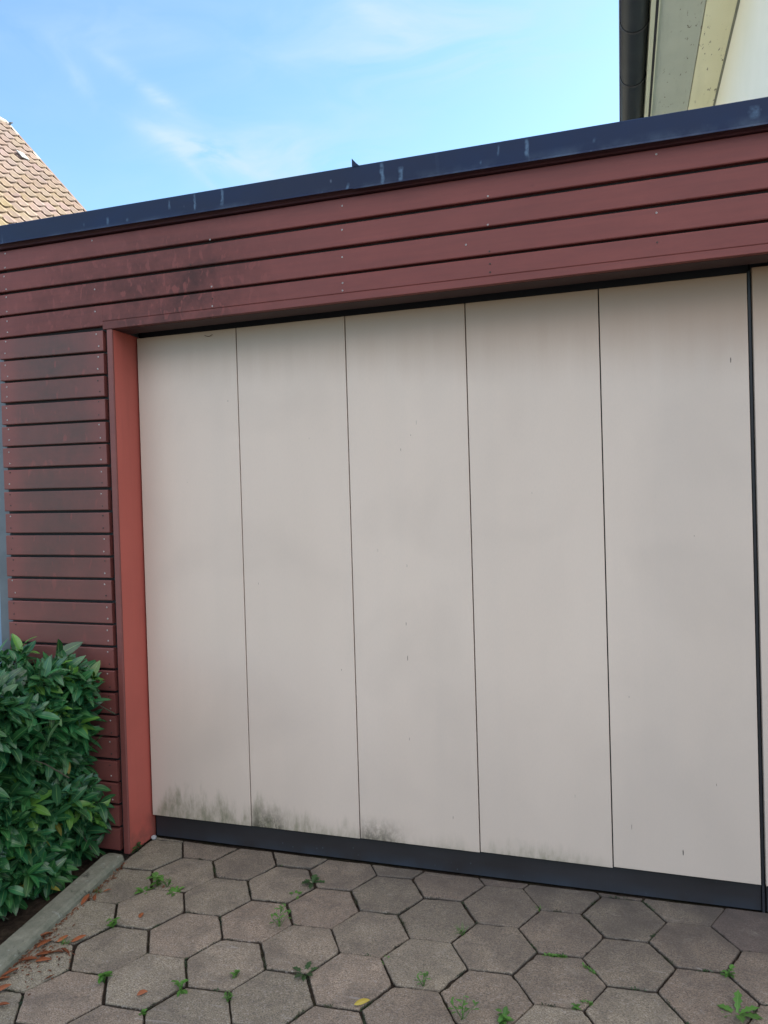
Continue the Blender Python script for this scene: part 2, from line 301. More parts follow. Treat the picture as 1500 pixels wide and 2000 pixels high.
M = dict(header=m_red_header(), side=m_red_side(), frame=m_red_frame(), panel=m_panel(), fascia=m_fascia(), kick=m_kick(),
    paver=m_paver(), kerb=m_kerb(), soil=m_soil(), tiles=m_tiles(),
    darkred=simple('dark_red_trim', (.060, .020, .024), (.08, .026, .030), 5, .5),
    soffit=simple('soffit_dark_red', (.036, .015, .017), (.046, .020, .021), 5, .6),
    black=simple('black_interior', (.006, .006, .008), (.010, .010, .013), 5, .7),
    rail=simple('black_rubber_seal', (.010, .010, .013), (.018, .018, .024), 8, .5),
    screw=simple('screw_steel', (.40, .39, .37), (.55, .54, .51), 90, .45, metal=.4),
    screwdark=simple('screw_rusty', (.02, .014, .012), (.06, .035, .03), 90, .7),
    mark=simple('scratch_dark', (.05, .045, .04), (.09, .08, .07), 90, .8),
    post=simple('grey_post_paint', (.075, .09, .105), (.11, .13, .15), 8, .5),
    bluewall=simple('blue_grey_render', (.16, .25, .37), (.20, .29, .41), 5, .7, 90, .3),
    gravel=simple('roof_gravel', (.48, .45, .40), (.68, .64, .58), 60, .95, 60, 1, .02),
    wallside=simple('grey_render', (.30, .30, .29), (.36, .36, .35), 3, .9, 90, .4),
    gutter=simple('dark_gutter_zinc', (.012, .016, .018), (.020, .025, .026), 4, .42, 30, .15, spec=.5, metal=.3),
    bead=simple('gutter_bead_blue', (.016, .018, .045), (.022, .025, .055), 4, .45, 30, .1),
    soff_g=m_peel('soffit_paint_grey', (.40, .43, .36), (.46, .49, .41)),
    soff_y=m_peel('soffit_paint_cream', (.72, .70, .47), (.77, .75, .53)),
    cream=simple('cream_trim', (.50, .52, .38), (.56, .57, .42), 6, .6),
    plaster=simple('white_plaster', (.74, .76, .67), (.79, .80, .72), 2, .85, 120, .25),
    groove=simple('grey_batten', (.16, .17, .13), (.2, .21, .16), 4, .7),
    verge=simple('verge_mortar', (.18, .15, .125), (.24, .21, .175), 8, .85),
    vergedark=simple('verge_board_brown', (.08, .05, .035), (.11, .07, .05), 8, .8),
    housewall=simple('house_render', (.55, .53, .48), (.62, .60, .55), 2, .9, 90, .3),
    window=simple('window_glass', (.02, .025, .03), (.03, .035, .04), 2, .1),
    asphalt=simple('asphalt', (.045, .045, .047), (.065, .065, .066), 30, .9, 200, .6),
    grass=simple('ground_gravel', (.09, .08, .06), (.13, .115, .09), 10, .95, 90, 1, .02),
    moss=simple('moss_green', (.03, .07, .012), (.07, .13, .03), 60, .9),
    bark=simple('brown_bark', (.03, .03, .015), (.05, .05, .028), 60, .9),
    weed=m_leaf('weed_leaf', (.045, .135, .018), (.08, .20, .03), (.14, .26, .06), .5, .2),
    weeddark=m_leaf('weed_leaf_dark', (.018, .05, .012), (.03, .075, .018), (.07, .11, .04), .5, .15),
    laurel=m_leaf('laurel_leaf', (.018, .082, .034), (.036, .125, .044), (.13, .26, .085), .24, .12),
    dry=m_leaf('dry_leaf_orange', (.21, .060, .022), (.33, .105, .035), (.36, .16, .07), .6, .15),
    yellow=m_leaf('dry_leaf_yellow', (.45, .34, .05), (.55, .42, .08), (.5, .45, .15), .55, .15),
    slate=simple('pale_slate', (.13, .14, .14), (.18, .19, .19), 20, .8),
    stone=simple('stone_grey', (.25, .26, .26), (.38, .39, .38), 30, .9, 120, .6),
)

# ------------------------------------------------------------------ object helpers
def root(name, loc, label, cat, group=None):
    o = bpy.data.objects.new(name, None); COL.objects.link(o); o.location = loc; o.empty_display_size = .1
    o['label'] = label; o['category'] = cat
    if group: o['group'] = group
    return o
def wloc(o):
    v = Vector(o.location)
    while o.parent: o = o.parent; v += Vector(o.location)
    return v
def link(name, bm, mats, parent=None, origin=None, smooth=False):
    if origin is None: origin = wloc(parent) if parent else Vector((0, 0, 0))
    origin = Vector(origin)
    bmesh.ops.translate(bm, verts=bm.verts, vec=-origin)
    me = bpy.data.meshes.new(name); bm.to_mesh(me); bm.free()
    if not isinstance(mats, (list, tuple)): mats = [mats]
    for m in mats: me.materials.append(m)
    if smooth:
        for p in me.polygons: p.use_smooth = True
    o = bpy.data.objects.new(name, me); COL.objects.link(o)
    if parent: o.parent = parent; o.location = origin-wloc(parent)
    else: o.location = origin
    return o
def tag(o, label, cat, group=None):
    o['label'] = label; o['category'] = cat
    if group: o['group'] = group
    return o
def struct(name, bm, mats, kind='structure', smooth=False):
    o = link(name, bm, mats, smooth=smooth); o['kind'] = kind; return o
NB = bmesh.new
def prism(bm, prof, a, b, fn, mi=0, caps=True):
    """extrude a closed profile [(p,q)...] from a to b; fn(t,p,q)->xyz"""
    va = [bm.verts.new(fn(a, p, q)) for p, q in prof]; vb = [bm.verts.new(fn(b, p, q)) for p, q in prof]
    n = len(prof); fs = []
    for i in range(n):
        fs.append(bm.faces.new((va[i], va[(i+1) % n], vb[(i+1) % n], vb[i])))
    if caps: fs.append(bm.faces.new(va[::-1])); fs.append(bm.faces.new(vb))
    for f in fs: f.material_index = mi
    return fs
def box(bm, x0, x1, y0, y1, z0, z1, mi=0, ch=0.0):
    prof = [(y0, z0), (y1, z0), (y1, z1), (y0, z1)]
    if ch: prof = [(y0+ch, z0), (y1, z0), (y1, z1), (y0+ch, z1), (y0, z1-ch), (y0, z0+ch)]
    prism(bm, prof, x0, x1, lambda t, p, q: (t, p, q), mi)
def fixn(bm): bmesh.ops.recalc_face_normals(bm, faces=bm.faces)
def plank(bm, x0, x1, ztop, zbot, yf=-.151, th=.022, ch=.003, wob=0.0, seed=0, n=1):
    """board along x; ztop/zbot are functions of x"""
    prev = None; rr = random.Random(seed)
    for k in range(n+1):
        x = x0+(x1-x0)*k/n; a, b = ztop(x), zbot(x); w = rr.uniform(-wob, wob); w2 = rr.uniform(-wob, wob)*.5
        cs = [(yf+ch*.6+w, a), (yf+th, a), (yf+th, b), (yf+ch*.6+w, b), (yf+w+w2, b+ch), (yf+w, a-ch)]
        vs = [bm.verts.new((x, p, q)) for p, q in cs]
        if prev:
            for i in range(6): bm.faces.new((prev[i], prev[(i+1) % 6], vs[(i+1) % 6], vs[i]))
        if k == 0: bm.faces.new(vs[::-1])
        if k == n: bm.faces.new(vs)
        prev = vs
def lin(a, b, xa=-.56, xb=2.37): return lambda x: a+(b-a)*(x-xa)/(xb-xa)
def screw_mesh():
    bm = NB(); bmesh.ops.create_cone(bm, segments=10, radius1=.0034, radius2=.0027, depth=.0016, cap_ends=True)
    for f in bm.faces: f.material_index = 0
    # recess
    for a in (0, math.pi/2):
        v = [bm.verts.new((math.cos(a)*s*.0022-math.sin(a)*t*.0005, math.sin(a)*s*.0022+math.cos(a)*t*.0005, .00095+.0001*(a > 0))) for s, t in ((-1, -1), (1, -1), (1, 1), (-1, 1))]
        bm.faces.new(v).material_index = 1
    me = bpy.data.meshes.new('screw'); bm.to_mesh(me); bm.free(); return me
SCREW = {}
for k, m in (('p', 'screw'), ('d', 'screwdark')):
    SCREW[k] = screw_mesh(); SCREW[k].materials.append(M[m]); SCREW[k].materials.append(M['screwdark'])
def screw(x, z, parent, kind='p', y=-.1515):
    o = bpy.data.objects.new('screw', SCREW[kind]); COL.objects.link(o); o.parent = parent
    o.location = Vector((x, y, z))-wloc(parent); o.rotation_euler = (R(90), 0, 0)

# ------------------------------------------------------------------ ground and paving
def zg(x, y):
    yy = min(max(y, -5.0), .3); return -.1006+.0015*max(min(x, 5), -3)+.0317*yy
def build_ground():
    bm = NB(); xs = [-300, -3, -.0, 5, 300]; ys = [-300, -5, .3, 300]
    g = [[bm.verts.new((x, y, zg(x, y)-.034)) for y in ys] for x in xs]
    for i in range(len(xs)-1):
        for j in range(len(ys)-1): bm.faces.new((g[i][j], g[i+1][j], g[i+1][j+1], g[i][j+1]))
    struct('ground', bm, M['grass'])
    bm = NB()                                     # dark bedding that shows in the joints
    def sheet(bm, poly, dz): bm.faces.new([bm.verts.new((x, y, zg(x, y)+dz)) for x, y in poly])
    sheet(bm, [(-.02, -.02), (.27, -2.9), (5.0, -2.9), (5.0, .15), (-.02, .15)], -.0075)
    struct('paving_bedding', bm, M['soil'])
    bm = NB(); rr = random.Random(4)              # soil bed left of the kerb
    nx, ny = 30, 50; gg = []
    for i in range(nx+1):
        row = []
        for j in range(ny+1):
            y = -.14-2.6*j/ny; xr = -.05+(-.19-y)*.1; x = xr-2.4*i/nx
            row.append(bm.verts.new((x, y, zg(x, y)+(-.006 if i < 2 else 0)+.018*mnoise.noise(Vector((x*9, y*9, 0))))))
        gg.append(row)
    for i in range(nx):
        for j in range(ny): bm.faces.new((gg[i][j], gg[i][j+1], gg[i+1][j+1], gg[i+1][j]))
    fixn(bm); struct('flower_bed', bm, M['soil'])
    bm = NB(); sheet(bm, [(-60, -12), (60, -12), (60, -2.95), (-60, -2.95)], -.02); struct('road', bm, M['asphalt'])
build_ground()

def clip(poly, nx, ny, d):          # keep nx*x+ny*y <= d
    out = []; n = len(poly)
    for i in range(n):
        a, b = poly[i], poly[(i+1) % n]; da = nx*a[0]+ny*a[1]-d; db = nx*b[0]+ny*b[1]-d
        if da <= 0: out.append(a)
        if (da < 0 < db) or (db < 0 < da):
            t = da/(da-db); out.append((a[0]+(b[0]-a[0])*t, a[1]+(b[1]-a[1])*t))
    return out
def inset(poly, g):
    n = len(poly); area = sum(poly[i][0]*poly[(i+1) % n][1]-poly[(i+1) % n][0]*poly[i][1] for i in range(n))
    sgn = 1 if area > 0 else -1; lines = []
    for i in range(n):
        a, b = poly[i], poly[(i+1) % n]; dx, dy = b[0]-a[0], b[1]-a[1]; L = math.hypot(dx, dy)
        if L < 1e-5: return None
        nx, ny = dy/L*sgn, -dx/L*sgn; gi = g[i % len(g)] if isinstance(g, list) else g
        lines.append((nx, ny, nx*a[0]+ny*a[1]-gi))
    out = poly
    for l in lines: out = clip(out, *l)
    return out if len(out) >= 3 else None
HX = dict(R=.1342, x0=.2872, y0=-.2206, th=.0617)
def build_paving():
    bm = NB(); cl = bm.loops.layers.float_color.new('tone'); rr = random.Random(11)
    s = math.sqrt(3)/2; c, sn = math.cos(HX['th']), math.sin(HX['th'])
    for col in range(-3, 26):
        for row in range(-14, 8):
            rho = row+(.5 if col % 2 else 0)
            # the offset convention of the photograph: odd columns sit half a stone nearer
            cx, cy = 1.5*col, 2*s*rho
            poly = []
            jx, jy = rr.uniform(-.0015, .0015), rr.uniform(-.0015, .0015); rt = rr.uniform(-.012, .012)
            for k in range(6):
                a = math.pi/3*k+rt; u, v = cx+math.cos(a), cy+math.sin(a)
                poly.append((HX['x0']+HX['R']*(u*c-v*sn)+jx, HX['y0']+HX['R']*(u*sn+v*c)+jy))
            ox = HX['x0']+HX['R']*(cx*c-cy*sn); oy = HX['y0']+HX['R']*(cx*sn+cy*c)
            left = ox < .25
            poly = clip(poly, 0, 1, .013)
            if len(poly) >= 3: poly = clip(poly, -1, -.1, .019+.004)
            if len(poly) >= 3: poly = clip(poly, -1, 0, .005)
            if len(poly) >= 3: poly = clip(poly, 1, 0, 4.98)
            if len(poly) >= 3: poly = clip(poly, 0, -1, 2.9)
            if len(poly) < 3: continue
            w = .0036 if ox < .9 else (.0029 if ox < 1.3 else .0025)
            if ox < 3:
                q_ = []
                for i_ in range(len(poly)):
                    p0, p1, p2 = poly[i_-1], poly[i_], poly[(i_+1) % len(poly)]
                    if rr.random() < .55:
                        c1, c2 = rr.uniform(.002, .009), rr.uniform(.002, .009)
                        l1, l2 = math.dist(p0, p1) or 1, math.dist(p1, p2) or 1
                        if l1 > .025 and l2 > .025:
                            q_ += [(p1[0]+(p0[0]-p1[0])*c1/l1, p1[1]+(p0[1]-p1[1])*c1/l1), (p1[0]+(p2[0]-p1[0])*c2/l2, p1[1]+(p2[1]-p1[1])*c2/l2)]; continue
                    q_.append(p1)
                poly = q_
            poly = inset(poly, [w*rr.uniform(.35, 1.5) for _ in range(12)])
            if not poly or len(poly) < 3: continue
            n = len(poly); A = abs(sum(poly[i][0]*poly[(i+1) % n][1]-poly[(i+1) % n][0]*poly[i][1] for i in range(n)))/2
            if A < .0004: continue
            tx, ty, tz = rr.uniform(-.016, .016), rr.uniform(-.016, .016), rr.uniform(-.0025, .002)
            # pinkish / grey cast stones
            far = max(0, min(1, (oy+.35)/.3)); pink = rr.random()
            tone = Vector((.205, .181, .140)).lerp(Vector((.218, .176, .138)), max(0, pink*1.5-.5))*rr.uniform(.88, 1.08)
            if left: tone = Vector((.205, .190, .145))*rr.uniform(.88, 1.02)
            if ox > 2.2 and oy > -.2: tone = Vector((.20, .155, .135))
            fine = -.2 < ox < 2.8 and oy > -1.3
            def ring(g, dz, jit):
                q = inset(poly, g) if g else poly
                return q
            def dens(q):
                out = []
                for i in range(len(q)):
                    a, b = q[i], q[(i+1) % len(q)]; L = math.hypot(b[0]-a[0], b[1]-a[1]); m = max(1, int(L/.012)) if fine else 1
                    for k in range(m): out.append((a[0]+(b[0]-a[0])*k/m, a[1]+(b[1]-a[1])*k/m))
                return out
            q = dens(poly); m = len(q); gx = sum(p[0] for p in q)/m; gy = sum(p[1] for p in q)/m
            seed = rr.random()*50
            def P(x, y, k, dz, rnd=0):
                L = math.hypot(x-gx, y-gy) or 1
                j = mnoise.noise(Vector((x*90, y*90, seed)))*.0018+(max(0, mnoise.noise(Vector((x*28, y*28, seed+9)))-.28)*.012) if fine else 0
                k2 = k+j*(1.0 if rnd else .7)
                X, Y = x-(x-gx)/L*k2, y-(y-gy)/L*k2
                return (X, Y, zg(X, Y)+tz+tx*(X-gx)+ty*(Y-gy)+dz)
            r0 = [bm.verts.new(P(x, y, 0, -.02)) for x, y in q]
            r1 = [bm.verts.new(P(x, y, .0004, -.0035, 1)) for x, y in q]
            r2 = [bm.verts.new(P(x, y, .0022, -.0008, 1)) for x, y in q]
            r3 = [bm.verts.new(P(x, y, .0060, 0)) for x, y in q]
            fs = []
            for a, b in ((r0, r1), (r1, r2), (r2, r3)):
                for i in range(m): fs.append(bm.faces.new((a[i], a[(i+1) % m], b[(i+1) % m], b[i])))
            fs.append(bm.faces.new(r3))
            for i_, f in enumerate(fs):
                k_ = .22 if i_ < m else (.7 if i_ < 2*m else 1.0)
                for l in f.loops: l[cl] = (tone.x*k_, tone.y*k_, tone.z*k_, 1)
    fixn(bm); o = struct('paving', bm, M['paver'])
build_paving()

# ------------------------------------------------------------------ garage
G = root('garage', (1.0, -.12, -.1), 'low flat roofed garage clad in red painted boards with pale panelled sliding doors', 'garage')
def build_garage():
    XR = 4.95
    # header boards, measured left/right heights
    bm = NB()
    rows = [(2.4001, 2.3812, 2.3221, 2.3027), (2.3071, 2.2889, 2.2297, 2.2110), (2.2168, 2.1979, 2.1314, 2.1184)]
    for i, (a, b, c, d) in enumerate(rows): plank(bm, -.576, XR, lin(a, b), lin(c, d), wob=.0006, seed=i, n=12)
    fixn(bm); hd = link('header_cladding', bm, M['header'], G)
    bm = NB(); plank(bm, -.576, -.050, lin(2.1206, 2.1083), lin(2.0385, 2.0345)); plank(bm, -.050, XR, lin(2.1206, 2.1083), lin(2.056, 2.0440), n=10, wob=.0004)
    # board continues flush across the joint
    fixn(bm); lb = link('lowest_header_board', bm, M['header'], G)
    bm = NB(); plank(bm, -.050, XR, lin(2.0550, 2.0430), lin(2.0225, 2.0190), yf=-.1516, ch=.0015); fixn(bm); link('lintel_trim', bm, M['header'], G)
    bm = NB(); prism(bm, [(-.1285, 2.020), (-.040, 2.020), (-.040, 2.36), (-.1285, 2.36)], -.03, XR, lambda t, p, q: (t, p, q+(0.0 if q > 2.1 else (-.0012*t+.0012)))); fixn(bm); link('lintel_soffit', bm, M['soffit'], G)
    bm = NB(); box(bm, -.5800, -.5768, -.149, -.10, 2.03, 2.405); fixn(bm); link('end_trim', bm, M['darkred'], G)
    bm = NB(); box(bm, -.03, XR, -.038, .04, 2.06, 2.08); fixn(bm); link('recess_shade', bm, M['black'], G)  # black strip closing the gap above the doors, stands for its shade
    for x, z in [(-.528, 2.389), (-.531, 2.33), (-.088, 2.384), (.45, 2.315), (.991, 2.363), (1.517, 2.317), (2.054, 2.367),
                 (-.538, 2.294), (-.529, 2.239), (.361, 2.231), (.988, 2.277), (1.514, 2.221),
                 (-.083, 2.187), (.45, 2.136), (.985, 2.18), (1.437, 2.164), (1.517, 2.131), (2.05, 2.183), (-.53, 2.205), (-.53, 2.145)]:
        screw(x, z, hd, 'd' if (x, z) in ((1.517, 2.131), (.361, 2.231)) else 'p')
    for x, z in [(.452, 2.091), (.451, 2.062), (.984, 2.087), (.983, 2.060), (1.518, 2.089), (1.517, 2.061), (2.05, 2.090), (-.53, 2.104), (-.53, 2.058), (-.085, 2.098)]:
        screw(x, z, lb, 'd' if x > 1.4 or (x, z) == (.452, 2.091) else 'p')
    # side cladding left of the doors: 23 boards
    bm = NB(); rr = random.Random(3)
    for i in range(23):
        a = 2.0195-.0919*i; h = .0815 if i < 22 else .0875; j = rr.uniform(-.0015, .0015); jx = rr.uniform(-.002, .002)
        tl = .0099*(1-i/26)
        plank(bm, -.576+jx, -.0525+jx*.5-.0*i, lambda x, a=a, tl=tl: a+tl*(-.053-x)/.52+j, lambda x, a=a, tl=tl, h=h: a-h+tl*(-.053-x)/.52+j, seed=i+40, n=4, wob=.0009)
    fixn(bm); sd = link('side_cladding', bm, M['side'], G)
    for i in range(21):
        a = 2.0195-.0919*i
        for x, dz in ((-.082, -.014), (-.078, -.064), (-.545, -.012), (-.543, -.060)):
            if i > 13 and x < -.3: continue
            screw(x+rr.uniform(-.006, .006), a+dz+rr.uniform(-.004, .004)+(.008 if x < -.3 else 0), sd, 'd' if rr.random() < .4 else 'p')
    # black backing behind the open joints
    bm = NB(); box(bm, -.5755, -.045, -.1285, -.115, -.075, 2.395); box(bm, -.045, XR-.01, -.1265, -.05, 2.37, 2.40); fixn(bm); link('backing_board', bm, M['black'], G)
    # black strip behind header joints
    bm = NB(); box(bm, -.5765, XR-.01, -.1298, -.1287, 2.03, 2.412); fixn(bm); link('backing_felt', bm, M['black'], G)
    # door reveal board
    bm = NB(); prism(bm, [(-.034, -.1425), (-.008, -.1425), (-.008, .03), (-.034, .03)], -.098, 2.0195, lambda t, p, q: (p, q, t))
    fixn(bm); link('door_jamb', bm, M['frame'], G)
    bm = NB(); prism(bm, [(-.034, -.149), (-.0315, -.1515), (-.0103, -.1515), (-.0078, -.149), (-.0078, -.143), (-.034, -.143)], -.098, 2.0192, lambda t, p, q: (p, q, t)); fixn(bm); link('jamb_front_shaded', bm, M['side'], G)  # jamb's own front face split off, its dimmer light put in as darker red
    bm = NB(); box(bm, 4.70, 4.726, -.1515, .03, -.098, 2.0175); fixn(bm); link('door_jamb', bm, M['frame'], G)
    bm = NB()
    for i in range(23):
        a = 2.0195-.0919*i; box(bm, 4.74, XR, -.151, -.13, a-.0815, a, ch=.003)
    fixn(bm); link('side_cladding', bm, M['side'], G)
    # strip between metal and first board
    bm = NB(); prism(bm, [(-.160, 0), (-.158, .010), (-.1595, .020), (-.166, .026), (-.166, .045), (-.135, .045), (-.135, 0)], -.58, XR, lambda t, p, q: (t, p, lin(2.4075, 2.3845)(t)+q)); fixn(bm); link('cornice_strip', bm, M['darkred'], G)
    # roof edge metal
    zt, zb = lin(2.4975, 2.4736), lin(2.4190, 2.3935)
    bm = NB()
    for x0, x1, off in ((-.60, 1.0455, 0.0), (1.0445, XR+.03, .0012)):
        n = 14; prev = None
        for k in range(n+1):
            x = x0+(x1-x0)*k/n; w = .0012*mnoise.noise(Vector((x*3, off*900, 1)))
            T, B = zt(x), zb(x)-(.003 if off else 0); yf = -.18-off+w
            pr = [(-.176, B+.004), (yf-.004, B-.001), (yf-.001, B+.006), (yf, T-.004), (yf+.004, T), (-.11, T-.012), (-.11, T-.016), (-.176, T-.006)]
            vs = [bm.verts.new((x, p, q)) for p, q in pr]
            if prev:
                for i in range(8): bm.faces.new((prev[i], prev[(i+1) % 8], vs[(i+1) % 8], vs[i]))
            if k in (0, n): bm.faces.new(vs if k else vs[::-1])
            prev = vs
    fixn(bm); fs = link('roof_edge_flashing', bm, M['fascia'], G)
    bm = NB(); x = 1.0445; T = zt(x)
    prof = [(0, T-.003), (.030, T-.004), (.018, T+.006), (.006, T+.019), (.001, T+.024), (0, T+.022)]
    prism(bm, prof, -.1845, -.1825, lambda t, p, q: (x+p*.9, t, q)); fixn(bm); link('lifted_seam_flap', bm, M['fascia'], fs)
    # roof deck
    bm = NB(); box(bm, -.575, 4.97, -.12, 1.15, 2.445, 2.462); box(bm, -.575, 2.70, 1.15, 6.2, 2.445, 2.462); fixn(bm); link('roof', bm, M['gravel'], G)
    # outer walls
    bm = NB(); box(bm, -.566, -.45, -.114, 6.1, -.3, 2.444); fixn(bm); link('wall', bm, M['wallside'], G)
    bm = NB(); box(bm, -.45, 2.70, 6.0, 6.1, -.3, 2.444); fixn(bm); link('wall', bm, M['wallside'], G)
    bm = NB(); box(bm, 4.85, 4.94, -.12, 1.1, -.3, 2.444); fixn(bm); link('wall', bm, M['wallside'], G)
    bm = NB(); box(bm, -.648, -.5805, -.122, -.10, -.12, 2.12, ch=.003); fixn(bm); link('corner_post', bm, M['post'], G)
    # doors
    W = .46589
    def door(x0, ztl, ztr, ph, yoff):
        bm = NB(); box(bm, x0, x0+5*W+.008, .034+yoff, .05+yoff, -.095, 2.05); fixn(bm); d = link('sliding_door', bm, M['black'], G, origin=(x0, .03, -.1))
        for i in range(5):
            bm = NB(); g = .0019; a, b = x0+i*W+g, x0+(i+1)*W-g
            if i == 0: a = x0
            ta, tb = [ztl+(ztr-ztl)*t/5 for t in (i, i+1)]; ba, bb = (.0+.001*i if ph else 0.0), 0.0
            y0, y1, c = yoff, yoff+.022, .0013
            q = [(a, ba, y1), (b, bb, y1), (b, tb, y1), (a, ta, y1)]
            q2 = [(a, ba, y0+c), (b, bb, y0+c), (b, tb, y0+c), (a, ta, y0+c)]
            q3 = [(a+c, ba+c, y0), (b-c, bb+c, y0), (b-c, tb-c, y0), (a+c, ta-c, y0)]
            V = [[bm.verts.new((x, y, z)) for x, z, y in s_] for s_ in (q, q2, q3)]
            for s1, s2 in ((0, 1), (1, 2)):
                for k in range(4): bm.faces.new((V[s1][k], V[s1][(k+1) % 4], V[s2][(k+1) % 4], V[s2][k]))
            bm.faces.new(V[0][::-1]); bm.faces.new(V[2])
            fixn(bm)
            if ph:
                for mx, mz, h, w in MARKS:
                    if a < mx < b:
                        zz = mz; f = bm.faces.new([bm.verts.new((mx+u*w, y0-.0004, zz+v*h)) for u, v in ((-.3, -.9), (.25, -1), (.5, .1), (.2, 1), (-.35, .6))]); f.material_index = 1
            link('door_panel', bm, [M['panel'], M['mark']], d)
        bm = NB(); box(bm, x0+.003, x0+5*W, .020+yoff, .033+yoff, -.094, -.0035); fixn(bm); link('kick_plate', bm, M['kick'], d)
        bm = NB(); box(bm, x0+5*W+.0022, x0+5*W+.0095, .012+yoff, .033+yoff, -.100, 2.012); fixn(bm); link('edge_seal', bm, M['rail'], d)
        return d
    MARKS = [(1.203, 1.586, .009, .0012), (1.14, 1.488, .006, .0018), (1.038, 1.111, .006, .001), (1.151, 1.053, .006, .0015), (1.141, .835, .007, .002),
             (1.143, .706, .010, .0026), (1.141, .401, .006, .0015), (2.274, 1.725, .009, .003), (2.091, .081, .010, .004), (1.928, .151, .010, .0015),
             (.531, .983, .005, .0015), (1.741, .24, .006, .001), (.876, .651, .004, .002), (1.18, 1.54, .003, .002), (.42, 1.72, .004, .002), (1.93, .60, .004, .0015),
             (2.15, 1.15, .003, .0015), (1.62, 1.31, .003, .0012), (.22, 1.40, .003, .001), (.77, 1.55, .004, .001), (2.2, .32, .005, .0015), (1.30, .12, .006, .002)]
    door(0.0, 2.011, 2.0025, True, 0.0)
    door(2.3425, 2.0175, 2.0175, False, -.004)
    # black sheet standing in for the unlit interior behind the doors
    bm = NB(); box(bm, -.034, 4.73, .06, .08, -.12, 2.36); fixn(bm); link('interior_dark', bm, M['black'], G)
build_garage()

def build_neighbour_wall():
    bm = NB(); box(bm, -2.9, -.650, -.098, .06, -.3, 1.83); fixn(bm)
    r_ = root('garden_wall', (-1.75, 0, -.12), 'blue grey rendered wall just past the grey post at the left edge of the garage', 'wall')
    link('wall_face', bm, M['bluewall'], r_)
    bm = NB(); box(bm, -2.92, -.655, -.108, .075, 1.832, 1.87); fixn(bm); link('coping', bm, M['post'], r_)
build_neighbour_wall()

# ------------------------------------------------------------------ kerb
def build_kerb():
    bm = NB(); rr = random.Random(8); n = 90; prev = None
    y0, y1 = -.188, -1.42
    for k in range(n+1):
        y = y0+(y1-y0)*k/n; xr = (-.19-y)*.1+.001; xl = xr-.086
        e = math.sqrt(min(1, k/3.0)) if k < 3 else 1
        nz = lambda s: .0016*mnoise.noise(Vector((y*30, s, 2)))+.0018*mnoise.noise(Vector((y*9, s, 5)))
        zt = .032*(.72+.28*e)
        pr = [(xr+.003, -.05), (xr+.003+nz(1), zt-.016), (xr-.004+nz(2), zt-.004), (xr-.013, zt+nz(3)), (xr-.03, zt+nz(4)), (xr-.055, zt+.001+nz(5)), (xl+.010, zt+nz(6)), (xl+.002, zt-.006), (xl, zt-.02), (xl, -.05)]
        vs = []
        for p, q in pr:
            if k < 3: p = xr-.042+(p-(xr-.042))*(.80+.2*e)
            vs.append(bm.verts.new((p, y, zg(p, y)+q)))
        if prev:
            for i in range(len(pr)): bm.faces.new((prev[i], prev[(i+1) % len(pr)], vs[(i+1) % len(pr)], vs[i]))
        if k in (0, n): bm.faces.new(vs)
        prev = vs
    fixn(bm); o = link('kerb_stone', bm, M['kerb'], origin=(.02, -.6, -.12)); tag(o, 'mossy grey concrete edging kerb between the laurel bush and the hexagonal paving', 'kerb')
build_kerb()

# ------------------------------------------------------------------ leaves and plants
def leaf(bm, uvl, cl, base, d, up, L, W, tone, droop=.25, fold=.25, seg=6, shape='lance', mi=0, curl=0.0):
    d = d.normalized(); side = d.cross(up)
    if side.length < 1e-4: side = d.cross(Vector((1, .2, 0)))
    side.normalize(); nrm = side.cross(d).normalized()
    rows = []
    for k in range(seg+1):
        t = k/seg
        if shape == 'lance': w = math.sin(math.pi*t**.95)**.72 if 0 < t < 1 else 0
        elif shape == 'tooth': w = (.25+.75*math.sin(math.pi*t**1.5))*(1.15 if k % 2 else .6) if 0 < t < 1 else (.15 if t == 0 else 0)
        elif shape == 'blade': w = (1-t)**.6
        else: w = math.sin(math.pi*t)**.6 if 0 < t < 1 else 0
        c = base+d*(L*t)-nrm*(droop*L*t*t)
        hw = W*.5*max(w, .03)
        a = fold+curl*t
        rows.append((c-side*hw*math.cos(a)+nrm*hw*math.sin(a), c, c+side*hw*math.cos(a)+nrm*hw*math.sin(a), t))
    V = [[bm.verts.new(p) for p in r_[:3]] for r_ in rows]
    for k in range(seg):
        for s_ in (0, 1):
            f = bm.faces.new((V[k][s_], V[k][s_+1], V[k+1][s_+1], V[k+1][s_])); f.smooth = True; f.material_index = mi
            uu = ((s_/2, rows[k][3]), ((s_+1)/2, rows[k][3]), ((s_+1)/2, rows[k+1][3]), (s_/2, rows[k+1][3]))
            for l, q in zip(f.loops, uu): l[uvl].uv = q; l[cl] = (*tone, 1)
def tube(bm, pts, rad, n=5, mi=0):
    prev = None
    for i, p in enumerate(pts):
        p = Vector(p); a = Vector(pts[max(i-1, 0)]); b = Vector(pts[min(i+1, len(pts)-1)]); d = (b-a).normalized()
        s1 = d.orthogonal().normalized(); s2 = d.cross(s1); r_ = rad[i] if isinstance(rad, list) else rad
        vs = [bm.verts.new(p+s1*math.cos(2*math.pi*k/n)*r_+s2*math.sin(2*math.pi*k/n)*r_) for k in range(n)]
        if prev:
            # align rings to avoid twisting
            best = min(range(n), key=lambda o: sum((prev[k].co-vs[(k+o) % n].co).length for k in range(n)))
            vs = vs[best:]+vs[:best]
            for k in range(n): f = bm.faces.new((prev[k], prev[(k+1) % n], vs[(k+1) % n], vs[k])); f.material_index = mi; f.smooth = True
        prev = vs
def leafbm():
    bm = NB(); return bm, bm.loops.layers.uv.new('UVMap'), bm.loops.layers.float_color.new('tone')

